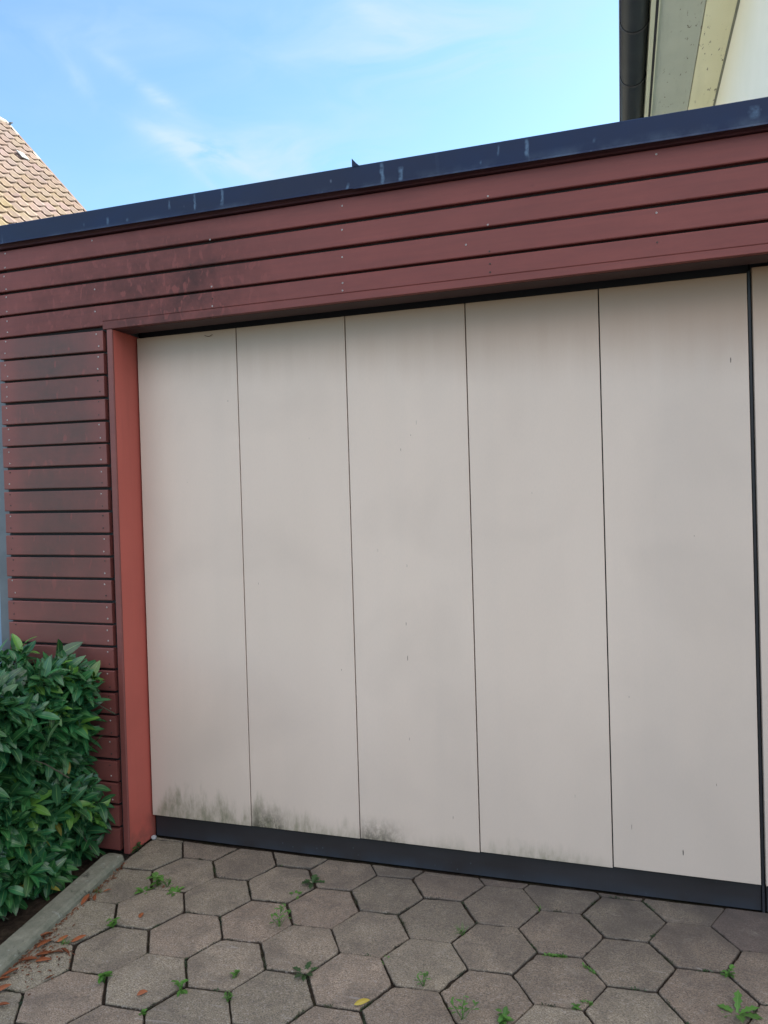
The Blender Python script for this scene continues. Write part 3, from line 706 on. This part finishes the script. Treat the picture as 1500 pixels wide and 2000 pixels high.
def build_shrub():
    rt = root('laurel_shrub', (-.6, -.55, -.12), 'dense dark green cherry laurel bush against the red boarded wall', 'shrub')
    rr = random.Random(21); bm, uvl, cl = leafbm(); bs = NB()
    def xright(y, z):
        b = -.112-(-.25-y)*.10+.024*math.sin(z*11+1)+.020*math.sin(z*23+y*7)+.022*math.sin(z*41+y*19)
        if z < .15: b -= (.15-z)*.08
        if z > .62: b -= (z-.62)*.35
        return b
    def ztop(x, y): return .70+.035*math.sin(x*9)+.025*math.sin(y*13+x*5)+.025*math.sin(x*31+y*17)-max(0, x+.12)*.5-max(0, -.6-x)*.1
    shoots = []
    for _ in range(1250):
        y = rr.uniform(-.86, -.20); 
        face = rr.random()
        if face < .50:      # right side skin
            z = rr.uniform(-.07, .74); x = xright(y, z)-rr.random()**1.5*.12; out = Vector((1, rr.uniform(-.6, .3), rr.uniform(-.25, .6)))
        elif face < .78:    # front skin
            x = rr.uniform(-.95, -.1); z = rr.uniform(-.05, .72); y = -.84+rr.random()**1.5*.12-.02; out = Vector((rr.uniform(-.5, .6), -1, rr.uniform(-.1, .6)))
        else:
            x = rr.uniform(-1.1, -.05); z = ztop(x, y)-rr.random()**1.3*.10; out = Vector((rr.uniform(-.4, .5), rr.uniform(-.6, .3), 1))
        x = min(x, xright(y, z)); z = min(z, ztop(x, y))
        shoots.append((Vector((x, y, z)), out.normalized()))
    for _ in range(260):    # inner fill
        y = rr.uniform(-.75, -.25); z = rr.uniform(0, .6); x = rr.uniform(-.9, -.1); shoots.append((Vector((x, y, z)), Vector((rr.uniform(-1, 1), rr.uniform(-1, .5), rr.uniform(0, 1))).normalized()))
    for p, out in shoots:
        n = rr.randint(5, 8); L0 = rr.uniform(.078, .108); ph = rr.random()*6.28
        tip = p; base = p-out*.09-Vector((0, 0, .03))
        tone0 = rr.uniform(.7, 1.35); young = rr.random() < .07
        s1 = out.orthogonal().normalized(); s2 = out.cross(s1)
        if rr.random() < .12: tube(bs, [base-out*.08-Vector((0, 0, .05)), base, tip], [.003, .0024, .0014], 4)
        for k in range(n):
            a = ph+k*2.4; t = k/n
            q = base.lerp(tip, .25+.75*t); spread = 1.25-.75*t
            d = out*math.cos(spread)+(s1*math.cos(a)+s2*math.sin(a))*math.sin(spread)
            if d.z < -.45: d.z *= .4
            up = (Vector((0, 0, 1))+out*.8+Vector((rr.uniform(-.4, .4), rr.uniform(-.4, .4), 0))).normalized()
            L = L0*rr.choice((rr.uniform(.55, .9), rr.uniform(.85, 1.2), rr.uniform(.85, 1.2)))*(1-.25*t); tn = tone0*rr.uniform(.85, 1.15)
            yl = rr.uniform(.75, 1.2); tone = (tn*yl, tn, tn*rr.uniform(.75, 1.1))
            if rr.random() < .006: tone = (tn*7, tn*1.6, tn*.8)
            if young and t > .3: tone = (tn*3.2, tn*2.0, tn*.9)
            leaf(bm, uvl, cl, q, d, up, L, L*rr.uniform(.35, .42), tone, rr.uniform(.1, .5), rr.uniform(.08, .32), 7)
    link('foliage', bm, M['laurel'], rt)
    for _ in range(26):
        x, y = rr.uniform(-.9, -.15), rr.uniform(-.7, -.3); x2, y2 = x+rr.uniform(-.1, .12), y+rr.uniform(-.12, .08)
        tube(bs, [(x, y, -.13), ((x+x2)/2+.02, (y+y2)/2, .15), (x2, y2, .5)], [.008, .006, .003], 6)
    link('branches', bs, M['bark'], rt)
build_shrub()

WG = 'weeds growing in the paving joints'
def weed(x, y, kind, size, label, seed):
    rr = random.Random(seed); z = zg(x, y)-.006; bm, uvl, cl = leafbm(); up = Vector((0, 0, 1)); b = Vector((x, y, z)); dark = kind.endswith('_dark'); k0 = kind.replace('_dark', '')
    name = {'rosette': 'rosette_weed', 'grass': 'grass_tuft', 'sprout': 'weed_sprout', 'stem': 'stemmed_weed', 'strip': 'moss_strip'}[k0]
    tn = lambda: (lambda q: (q, q, q))(rr.uniform(.75, 1.25))
    if k0 == 'rosette':
        for k in range(rr.randint(9, 13)):
            a = k*2.4+rr.random(); el = rr.uniform(.15, .8); d = Vector((math.cos(a)*math.cos(el), math.sin(a)*math.cos(el), math.sin(el)))
            leaf(bm, uvl, cl, b, d, up, size*rr.uniform(.55, 1.1), size*rr.uniform(.30, .42), tn(), .35, .25, 9, 'tooth')
    elif k0 == 'sprout':
        for k in range(rr.randint(9, 13)):
            a = k*2.4+rr.random(); h = size*rr.uniform(.2, .9); q = b+Vector((rr.uniform(-.2, .2)*size, rr.uniform(-.2, .2)*size, h))
            tube(bm, [b, b.lerp(q, .5)+Vector((.002, 0, 0)), q], .0006, 3)
            el = rr.uniform(-.1, .7); d = Vector((math.cos(a)*math.cos(el), math.sin(a)*math.cos(el), math.sin(el)))
            leaf(bm, uvl, cl, q, d, up, size*rr.uniform(.4, .7), size*rr.uniform(.28, .4), tn(), .2, .2, 5, 'round')
    elif k0 == 'grass':
        for k in range(22):
            a = rr.random()*6.28; el = rr.uniform(.5, 1.4); d = Vector((math.cos(a)*math.cos(el), math.sin(a)*math.cos(el), math.sin(el)))
            leaf(bm, uvl, cl, b+Vector((rr.uniform(-.3, .3)*size, rr.uniform(-.2, .2)*size, 0)), d, up, size*rr.uniform(.5, 1.1), .0028, tn(), rr.uniform(.1, .6), .3, 4, 'blade')
    elif k0 == 'stem':
        for k in range(6):
            a = k*2.4+rr.random(); lean = rr.uniform(.2, .8); h = size*rr.uniform(.5, 1); q = b+Vector((math.cos(a)*lean*h, math.sin(a)*lean*h, h))
            tube(bm, [b, b.lerp(q, .5)+Vector((0, 0, h*.1)), q], .0008, 4)
            for j in range(3):
                aa = a+j*2.1; d = Vector((math.cos(aa), math.sin(aa), .4)); leaf(bm, uvl, cl, b.lerp(q, .6+.2*j), d, up, size*.33, size*.12, tn(), .2, .2, 7, 'tooth')
    elif k0 == 'strip':
        ang = rr.uniform(0, 0.1)
        for k in range(150):
            t = rr.uniform(-1, 1); q = b+Vector((t*size, t*size*STRIPDIR.get(seed, .06), 0))+Vector((rr.gauss(0, .0025), rr.gauss(0, .0025), .002))
            a = rr.random()*6.28; el = rr.uniform(.1, 1.2); d = Vector((math.cos(a)*math.cos(el), math.sin(a)*math.cos(el), math.sin(el)))
            leaf(bm, uvl, cl, q, d, up, rr.uniform(.004, .010), .004, tn(), .2, .2, 3, 'round')
    for f in bm.faces:
        for l in f.loops:
            if l[cl][3] == 0: l[cl] = (1, 1, 1, 1)
    o = link(name, bm, M['weeddark' if dark else 'weed'], origin=(x, y, z)); tag(o, label, 'moss' if k0 == 'strip' else ('grass' if k0 == 'grass' else 'weed'), WG)
STRIPDIR = {31: .06, 32: -.9, 33: .05, 34: .06}
WEEDS = [
 (.215, -.362, 'rosette', .034, 'small green weed left of the leafy clump near the kerb end, below the jamb'),
 (.239, -.322, 'sprout', .040, 'upright light green sprout in the joint just below the red jamb'),
 (.280, -.316, 'stem', .036, 'branching green weed beside the small brown leaf below the jamb'),
 (.328, -.337, 'rosette', .032, 'flat dark green weed rightmost of the clump below the jamb'),
 (.247, -.586, 'sprout', .030, 'bright green tuft at the corner of a paver, halfway along the kerb'),
 (.402, -.828, 'sprout', .030, 'green sprout at a paver corner left of the lone leaf at the bottom'),
 (.604, -.914, 'sprout', .018, 'tiny green sprout at the bottom edge, left part of the paving'),
 (.653, -.804, 'sprout', .030, 'two leaved green sprout lying along a joint above the bottom edge'),
 (.796, -.158, 'rosette_dark', .050, 'large dark green dandelion like weed close to the black door base'),
 (.625, -.062, 'rosette', .018, 'tiny green leaf in a joint touching the black door base'),
 (.770, -.248, 'rosette', .028, 'low green weed in a slanting joint below the dark dandelion'),
 (.797, -.440, 'stem', .062, 'tall thin stemmed weed with pale leaves at a paver corner'),
 (.977, -.640, 'rosette_dark', .042, 'dark weed with bright top leaves at a joint crossing, lower middle'),
 (1.196, -.523, 'rosette', .022, 'small upright green leaf in a joint right of the middle pavers'),
 (1.338, -.606, 'stem', .040, 'little branching yellow green plant in a horizontal joint above the bottom'),
 (1.475, -.709, 'stem', .052, 'feathery green weed at the bottom edge, centre right'),
 (1.586, -.694, 'sprout', .032, 'bright rounded green sprout cut by the bottom edge'),
 (1.394, -.327, 'grass', .026, 'thin grass blades in a joint, middle of the paving'),
 (1.619, -.129, 'grass', .016, 'short bright grass tuft close under the black door base'),
 (1.769, -.597, 'sprout', .018, 'small green patch on a joint near the bottom right'),
 (2.183, -.348, 'sprout', .026, 'green tuft at a paver corner near the right edge'),
 (2.185, -.505, 'rosette', .056, 'large bright green leafy weed in the bottom right corner'),
 (-.000, -.112, 'sprout_dark', .034, 'dark ground ivy sprig at the foot of the red jamb'),
 (.044, -.410, 'grass', .026, 'grass wisps along the kerb beside the upright orange leaf'),
 (.150, -.705, 'grass', .030, 'dry grass tuft among the orange leaf litter'),
 (.781, -.708, 'sprout', .022, 'green seedling upper of two along a joint, lower left middle'),
 (.811, -.808, 'stem', .030, 'spindly green seedling in a dark joint near the bottom, left of middle'),
]
for i, w in enumerate(WEEDS): weed(w[0], w[1], w[2], w[3]*1.2, w[4], seed=100+i)
weed(1.695, -.372, 'strip', .032, 'strip of green moss in a horizontal joint right of the middle', 31)
weed(1.795, -.412, 'strip', .018, 'moss in a slanting joint right of the long moss strip', 32)
weed(1.795, -.560, 'strip', .014, 'small moss streak in a joint towards the bottom right', 33)

def fallen(x, y, L, ang, label, seed, mat='dry', tilt=.1, curl=.5, W=.34):
    L *= 1.12
    rr = random.Random(seed); bm, uvl, cl = leafbm(); z = zg(x, y)+.004
    d = Vector((math.cos(ang), math.sin(ang), tilt)).normalized(); b = Vector((x, y, z))-d*L*.5; b.z = z+.002
    tn = rr.uniform(.7, 1.2)
    side = Vector((-d.y, d.x, 0)); up = (Vector((0, 0, 1))+side*rr.uniform(-.5, .5)).normalized()
    leaf(bm, uvl, cl, b, d, up, L, L*W, (tn, tn, tn), rr.uniform(-.1, .25), curl, 8, 'lance', curl=rr.uniform(0, .7))
    mz = min(v.co.z for v in bm.verts); bmesh.ops.translate(bm, verts=bm.verts, vec=(0, 0, z-.001-mz+(.001 if seed % 2 else .003)))
    bmesh.ops.solidify(bm, geom=bm.faces[:], thickness=.0004)
    o = link('fallen_leaf', bm, M[mat], origin=(x, y, z)); tag(o, label, 'leaf', 'dry leaves fallen on the paving')
    return o
FALLEN = [
 (.049, -.480, .052, 1.75, 'upright orange leaf leaning against the kerb'),
 (.066, -.452, .036, 2.3, 'thin straw coloured leaf touching the upright orange leaf by the kerb'),
 (.082, -.402, .026, .9, 'small orange leaf on the rough paver nearest the kerb end'),
 (.055, -.700, .056, 1.0, 'broad orange brown leaf lying highest in the leaf litter against the kerb'),
 (.094, -.728, .050, 1.3, 'bright orange leaf in the middle of the kerb litter'),
 (.128, -.768, .050, .55, 'glossy orange leaf right under the middle of the litter heap'),
 (.108, -.810, .050, .25, 'long orange leaf with pale edge at the lower side of the litter heap'),
 (.150, -.796, .044, .5, 'curled orange leaf overlapping the long pale edged one'),
 (.160, -.755, .044, .3, 'reddish brown leaf below the dry grass tuft'),
 (.186, -.742, .040, 2.9, 'dark brown leaf at the right end of the litter heap'),
 (.132, -.690, .036, 1.2, 'small rust leaf above the dry grass tuft'),
 (.184, -.676, .044, .8, 'narrow rust leaf pointing up to the right from the litter'),
 (.098, -.878, .048, .9, 'brown leaf against the kerb at the left edge'),
 (.088, -.905, .050, .6, 'orange leaf below the brown one at the left edge'),
 (.132, -.941, .046, .7, 'flat orange leaf at the left edge under the litter'),
 (.187, -.996, .040, .2, 'reddish leaf lowest on the left edge'),
 (.233, -.862, .026, .8, 'small orange leaf alone on the paver beside the kerb litter'),
 (.303, -.506, .026, 1.9, 'little triangular brown leaf in the middle of an upper left paver'),
 (.555, -.851, .028, .7, 'lone brown leaf on a paver near the bottom, left of middle'),
 (.272, -.327, .022, 2.0, 'tiny pinkish brown leaf among the weeds below the jamb'),
]
for i, f in enumerate(FALLEN): fallen(*f, seed=300+i, curl=.25 if i % 3 else .6, W=.62 if i in (17, 18, 16) else .36)
fallen(1.192, -.727, .045, .75, 'single yellow leaf on a paver joint at the bottom', 340, 'yellow', .02, .12, .34)
def crumbs():
    bm, uvl, cl = leafbm(); rr = random.Random(77)
    for _ in range(420):
        y = rr.uniform(-1.05, -.2); x = (-.19-y)*.1+.008+abs(rr.gauss(0, .011)); 
        if rr.random() < .3: x = rr.gauss(.13, .045); y = rr.gauss(-.77, .06)
        if x < (-.19-y)*.1+.004: continue
        a = rr.random()*6.28; b = Vector((x, y, zg(x, y)+rr.uniform(.001, .006))); t = rr.uniform(.25, 1.0)
        leaf(bm, uvl, cl, b, Vector((math.cos(a), math.sin(a), rr.uniform(-.1, .4))), Vector((0, 0, 1)), rr.uniform(.006, .018), rr.uniform(.003, .007), (t*.7, t*.7, t*.7), .2, .3, 3, 'lance')
    o = link('leaf_litter', bm, M['dry']); o['label'] = 'crumbled brown leaf litter along the kerb joint'; o['category'] = 'litter'; o['kind'] = 'stuff'
crumbs()
def joint_moss():
    """scattered moss cushions deep in the joints"""
    bm, uvl, cl = leafbm(); rr = random.Random(5); s = math.sqrt(3)/2; c, sn = math.cos(HX['th']), math.sin(HX['th'])
    for col in range(-1, 18):
        for row in range(-8, 3):
            rho = row+(.5 if col % 2 else 0); cx, cy = 1.5*col, 2*s*rho
            for e in range(3):
                a0, a1 = math.pi/3*e, math.pi/3*(e+1)
                if rr.random() < .45: continue
                t0 = rr.random(); ln = rr.uniform(.1, .5); g = rr.uniform(.3, 1.1); grn = rr.random() < .5
                for k in range(int(110*ln)):
                    t = t0+rr.gauss(0, ln*.4)
                    if not 0 < t < 1: continue
                    u = cx+math.cos(a0)*(1-t)+math.cos(a1)*t; v = cy+math.sin(a0)*(1-t)+math.sin(a1)*t
                    x = HX['x0']+HX['R']*(u*c-v*sn)+rr.gauss(0, .0018); y = HX['y0']+HX['R']*(u*sn+v*c)+rr.gauss(0, .0018)
                    if y > .0 or x < (-.19-y)*.1+.01 or x < .005 or y < -1.6: continue
                    a = rr.random()*6.28; d = Vector((math.cos(a), math.sin(a), rr.uniform(.1, 1.2)))
                    q = g*rr.uniform(.6, 1.2); tone = (q, q, q) if grn else (q*1.1, q*.55, q*.7)
                    leaf(bm, uvl, cl, Vector((x, y, zg(x, y)-.005+.006*rr.random()**2)), d, Vector((0, 0, 1)), rr.uniform(.003, .009), .0038, tone, .2, .2, 2, 'round')
    o = link('joint_moss', bm, M['weeddark']); o['label'] = 'dark moss cushions in the joints of the hexagonal paving'; o['category'] = 'moss'; o['kind'] = 'stuff'
joint_moss()
def pebble():
    bm = NB(); bmesh.ops.create_icosphere(bm, subdivisions=2, radius=.011)
    for v in bm.verts: v.co *= 1+.35*mnoise.noise(v.co*90); v.co.z *= .8
    bmesh.ops.translate(bm, verts=bm.verts, vec=(.006, -.006, -.092)); o = link('pebble', bm, M['stone'], origin=(.006, -.006, -.1)); tag(o, 'small pale grey stone in the corner where the jamb meets the black door base', 'stone')
    bm = NB(); tube(bm, [(.325+.004*k, -.003-.001*math.sin(k), 1.993-.006*math.sin(math.pi*k/9)) for k in range(10)], .0011, 5)
    o = link('dry_twig', bm, M['screwdark'], origin=(.343, -.003, 1.99)); tag(o, 'thin curved dry stem on the top of the leftmost pale door panel', 'twig')
pebble()

# ------------------------------------------------------------------ neighbouring tiled roof
def build_left_house():
    A = Vector((-10.4937, 10.2552, 9.7032)); az = R(10); e = Vector((math.sin(az), math.cos(az), 0)); n = Vector((math.cos(az), -math.sin(az), 0)); pr = R(46)
    v = n*math.cos(pr)+Vector((0, 0, -math.sin(pr))); nn = n*math.sin(pr)+Vector((0, 0, math.cos(pr)))
    back = -n*math.cos(pr)+Vector((0, 0, -math.sin(pr)))
    gz = -.1; hs = 8.0
    rt = root('tiled_house', tuple(Vector((A.x, A.y, 0))-e*5+Vector((0, 0, gz))), 'house with a steep brown clay tiled roof rising behind the left end of the garage', 'house')
    bm = NB(); cl = bm.loops.layers.float_color.new('tone'); rr = random.Random(9)
    rows, pitch, tw = int(hs/.30), .30, .245; nt = 46
    for r_ in range(rows):
        off = (r_ % 2)*tw*.5*0
        for k in range(nt):
            if r_ > 26: break
            s0 = -(k)*tw; base = A+v*(r_*pitch); tone = rr.uniform(.90, 1.08); tcol = (tone, tone*rr.uniform(.94, 1.03), tone*rr.uniform(.88, 1.05))
            lift = rr.uniform(0, .008); N_ = 6; top = []; bot = []; lip = []
            for j in range(N_+1):
                t = j/N_; w = math.sin(2*math.pi*t)*.024; wl = -math.cos(2*math.pi*t)*.026
                pos = base+e*(s0-tw*t)
                top.append(bm.verts.new(pos+nn*(.006+w*.8))); bot.append(bm.verts.new(pos+v*(pitch+.03+wl)+nn*(.040+lift+w))); lip.append(bm.verts.new(pos+v*(pitch+.03+wl)+nn*(.012+w)))
            for j in range(N_):
                for a, b in ((top, bot), (bot, lip)):
                    f = bm.faces.new((a[j], a[j+1], b[j+1], b[j])); f.smooth = False
                    for l in f.loops: l[cl] = (*tcol, 1)
    fixn(bm); rf = link('roof', bm, M['tiles'], rt)
    H = hs*math.sin(pr); W = hs*math.cos(pr); far = Vector((0, 0, 0))
    P = lambda s, w, z: Vector((A.x, A.y, 0))+e*s+n*w+Vector((0, 0, z))
    zr = A.z-.02; zc = zr-H
    # rear slope and underside as a solid slab
    bm = NB()
    for sgn in (1, -1):
        a = [P(s, sgn*w, z) for s in (-.03, -11.2) for w, z in ((0, zr), (W, zc), (W, zc-.12), (0, zr-.14))]
        V = [bm.verts.new(q) for q in a]
        for f in ((0, 1, 2, 3), (7, 6, 5, 4), (0, 4, 5, 1), (1, 5, 6, 2), (2, 6, 7, 3), (3, 7, 4, 0)): bm.faces.new([V[i] for i in f])
    fixn(bm); link('roof_deck', bm, M['vergedark'], rt)
    # pale mortared verge with a few patches
    bm = NB()
    m = 60; prev = None
    for k in range(m+1):
        t = hs*k/m; w = .035+.008*mnoise.noise(Vector((t*4, 0, 0)))
        c = A+v*t+e*.01
        vs = [bm.verts.new(c-e*w+nn*.05), bm.verts.new(c+e*.02+nn*.055), bm.verts.new(c+e*.025-nn*.09), bm.verts.new(c-e*w-nn*.02)]
        if prev:
            for i in range(4): f = bm.faces.new((prev[i], prev[(i+1) % 4], vs[(i+1) % 4], vs[i])); f.material_index = 0 if (k < 5 or 9 < k < 12) else 1
        prev = vs
    fixn(bm); link('verge', bm, [M['verge'], M['vergedark']], rt)
    # ridge
    bm = NB(); 
    for k in range(28):
        c = A-e*(.4*k); tube(bm, [c-nn*.02, c-e*.42-nn*.02+Vector((0, 0, .012))], [.085, .10], 10)
    link('ridge_tiles', bm, M['verge'], rt, smooth=True)
    bm = NB(); bb = A+v*.18-e*.02; tube(bm, [bb, bb+nn*.10, bb+nn*.13+e*.05], [.03, .028, .01], 6); link('roof_hook', bm, M['post'], rt)
    # pale slipped tile / glass tile
    bm = NB(); bb = A+v*1.75-e*.55
    bmesh.ops.create_cube(bm, size=1); 
    for q in bm.verts: c = q.co.copy(); q.co = bb+e*(c.x*.17)+v*(c.y*.26)+nn*(.060+c.z*.02)
    link('pale_tile', bm, M['slate'], rt)['label'] = 'pale grey replacement tile'
    # walls
    bm = NB(); w0 = W-.45
    pent = [P(-.35, -w0, gz-.4), P(-.35, w0, gz-.4), P(-.35, w0, zc+.2), P(-.35, 0, zr-.5), P(-.35, -w0, zc+.2)]
    V = [bm.verts.new(q) for q in pent]; V2 = [bm.verts.new(q-e*10.5) for q in pent]
    bm.faces.new(V); bm.faces.new(V2[::-1])
    for i in range(5): bm.faces.new((V[i], V[(i+1) % 5], V2[(i+1) % 5], V2[i]))
    fixn(bm); link('wall', bm, M['housewall'], rt)
    for s in (-2.5, -5.0, -7.5):
        bm = NB(); c = P(s, w0+.012, 1.8)
        bmesh.ops.create_cube(bm, size=1)
        for q in bm.verts: k = q.co.copy(); q.co = c+e*k.x*1.1+n*k.y*.03+Vector((0, 0, k.z*1.3))
        w_ = link('window', bm, M['window'], rt, origin=c)
build_left_house()

# ------------------------------------------------------------------ house on the right with its eaves
def build_right_house():
    Y0, Y1 = 1.3, 11.0
    rt = root('eaves_house', (5.5, 6, -.1), 'white house with cream soffit boards and a dark gutter above the garage at right', 'house')
    def run(prof, y0=Y0, y1=Y1): 
        bm = NB(); prism(bm, prof, y0, y1, lambda t, p, q: (p, t, q)); fixn(bm); return bm
    zE = 4.5
    link('soffit_board', run([(2.243, zE), (2.526, zE), (2.526, zE+.022), (2.243, zE+.022)]), M['soff_g'], rt)
    link('soffit_board', run([(2.531, zE-.004), (2.722, zE-.004), (2.722, zE+.022), (2.531, zE+.022)]), M['soff_y'], rt)
    link('soffit_batten', run([(2.7225, zE-.006), (2.738, zE-.008), (2.738, zE+.02), (2.7225, zE+.02)]), M['groove'], rt)
    link('dark_gap_strip', run([(2.216, zE-.012), (2.2335, zE-.012), (2.2335, zE+.20), (2.216, zE+.20)]), M['black'], rt)  # black strip standing in for the dark gap between the cream boards
    link('fascia_lip', run([(2.2340, zE-.016), (2.2425, zE-.016), (2.2425, zE+.0), (2.2340, zE+.0)]), M['cream'], rt)
    link('gutter_board', run([(2.186, zE-.016), (2.2150, zE-.016), (2.2150, zE+.21), (2.186, zE+.21)]), M['cream'], rt)
    link('wall', run([(2.739, -.4), (8.6, -.4), (8.6, zE+.4), (2.739, zE+.4)], Y0+.3, Y1-.3), M['plaster'], rt)
    # gable and roof
    bm = NB(); rz = zE+.40; pk = 7.6; xm = 5.7
    prism(bm, [(2.05, zE+.10), (xm, pk), (xm, pk+.10), (2.03, zE+.20)], Y0-.1, Y1+.1, lambda t, p, q: (p, t, q))
    prism(bm, [(9.35, zE+.10), (xm, pk), (xm, pk+.10), (9.37, zE+.20)], Y0-.1, Y1+.1, lambda t, p, q: (p, t, q)); fixn(bm); link('roof', bm, M['tiles'], rt)
    bm = NB(); prism(bm, [(2.9, zE+.38), (8.5, zE+.38), (xm, pk-.12)], Y0+.32, Y1-.32, lambda t, p, q: (p, t, q)); fixn(bm); link('gable', bm, M['plaster'], rt)
    # half round gutter
    cx, cz, rad = 2.090, zE+.075, .092; n = 18
    def halfring(r1, r2, y0, y1, a0=0, a1=math.pi):
        bm = NB(); prof = [(cx-math.cos(a0+(a1-a0)*k/n)*r1, cz-math.sin(a0+(a1-a0)*k/n)*r1) for k in range(n+1)]+[(cx-math.cos(a0+(a1-a0)*k/n)*r2, cz-math.sin(a0+(a1-a0)*k/n)*r2) for k in range(n, -1, -1)]
        prism(bm, prof, y0, y1, lambda t, p, q: (p, t, q)); fixn(bm); return bm
    gt = link('gutter', halfring(rad, rad-.003, Y0-.15, Y1+.15), M['gutter'], rt, smooth=False)
    for p in gt.data.polygons: p.use_smooth = len(p.vertices) == 4 and abs(p.normal.y) < .1
    bm = NB(); tube(bm, [(cx-rad-.002, Y0-.15, cz+.004), (cx-rad-.002, Y1+.15, cz+.004)], .010, 10); link('gutter_bead', bm, M['bead'], gt, smooth=True)
    y = 2.10
    while y < Y1:
        link('gutter_bracket', halfring(rad+.006, rad+.0005, y-.010, y+.010), M['black'], gt); y += .705
build_right_house()
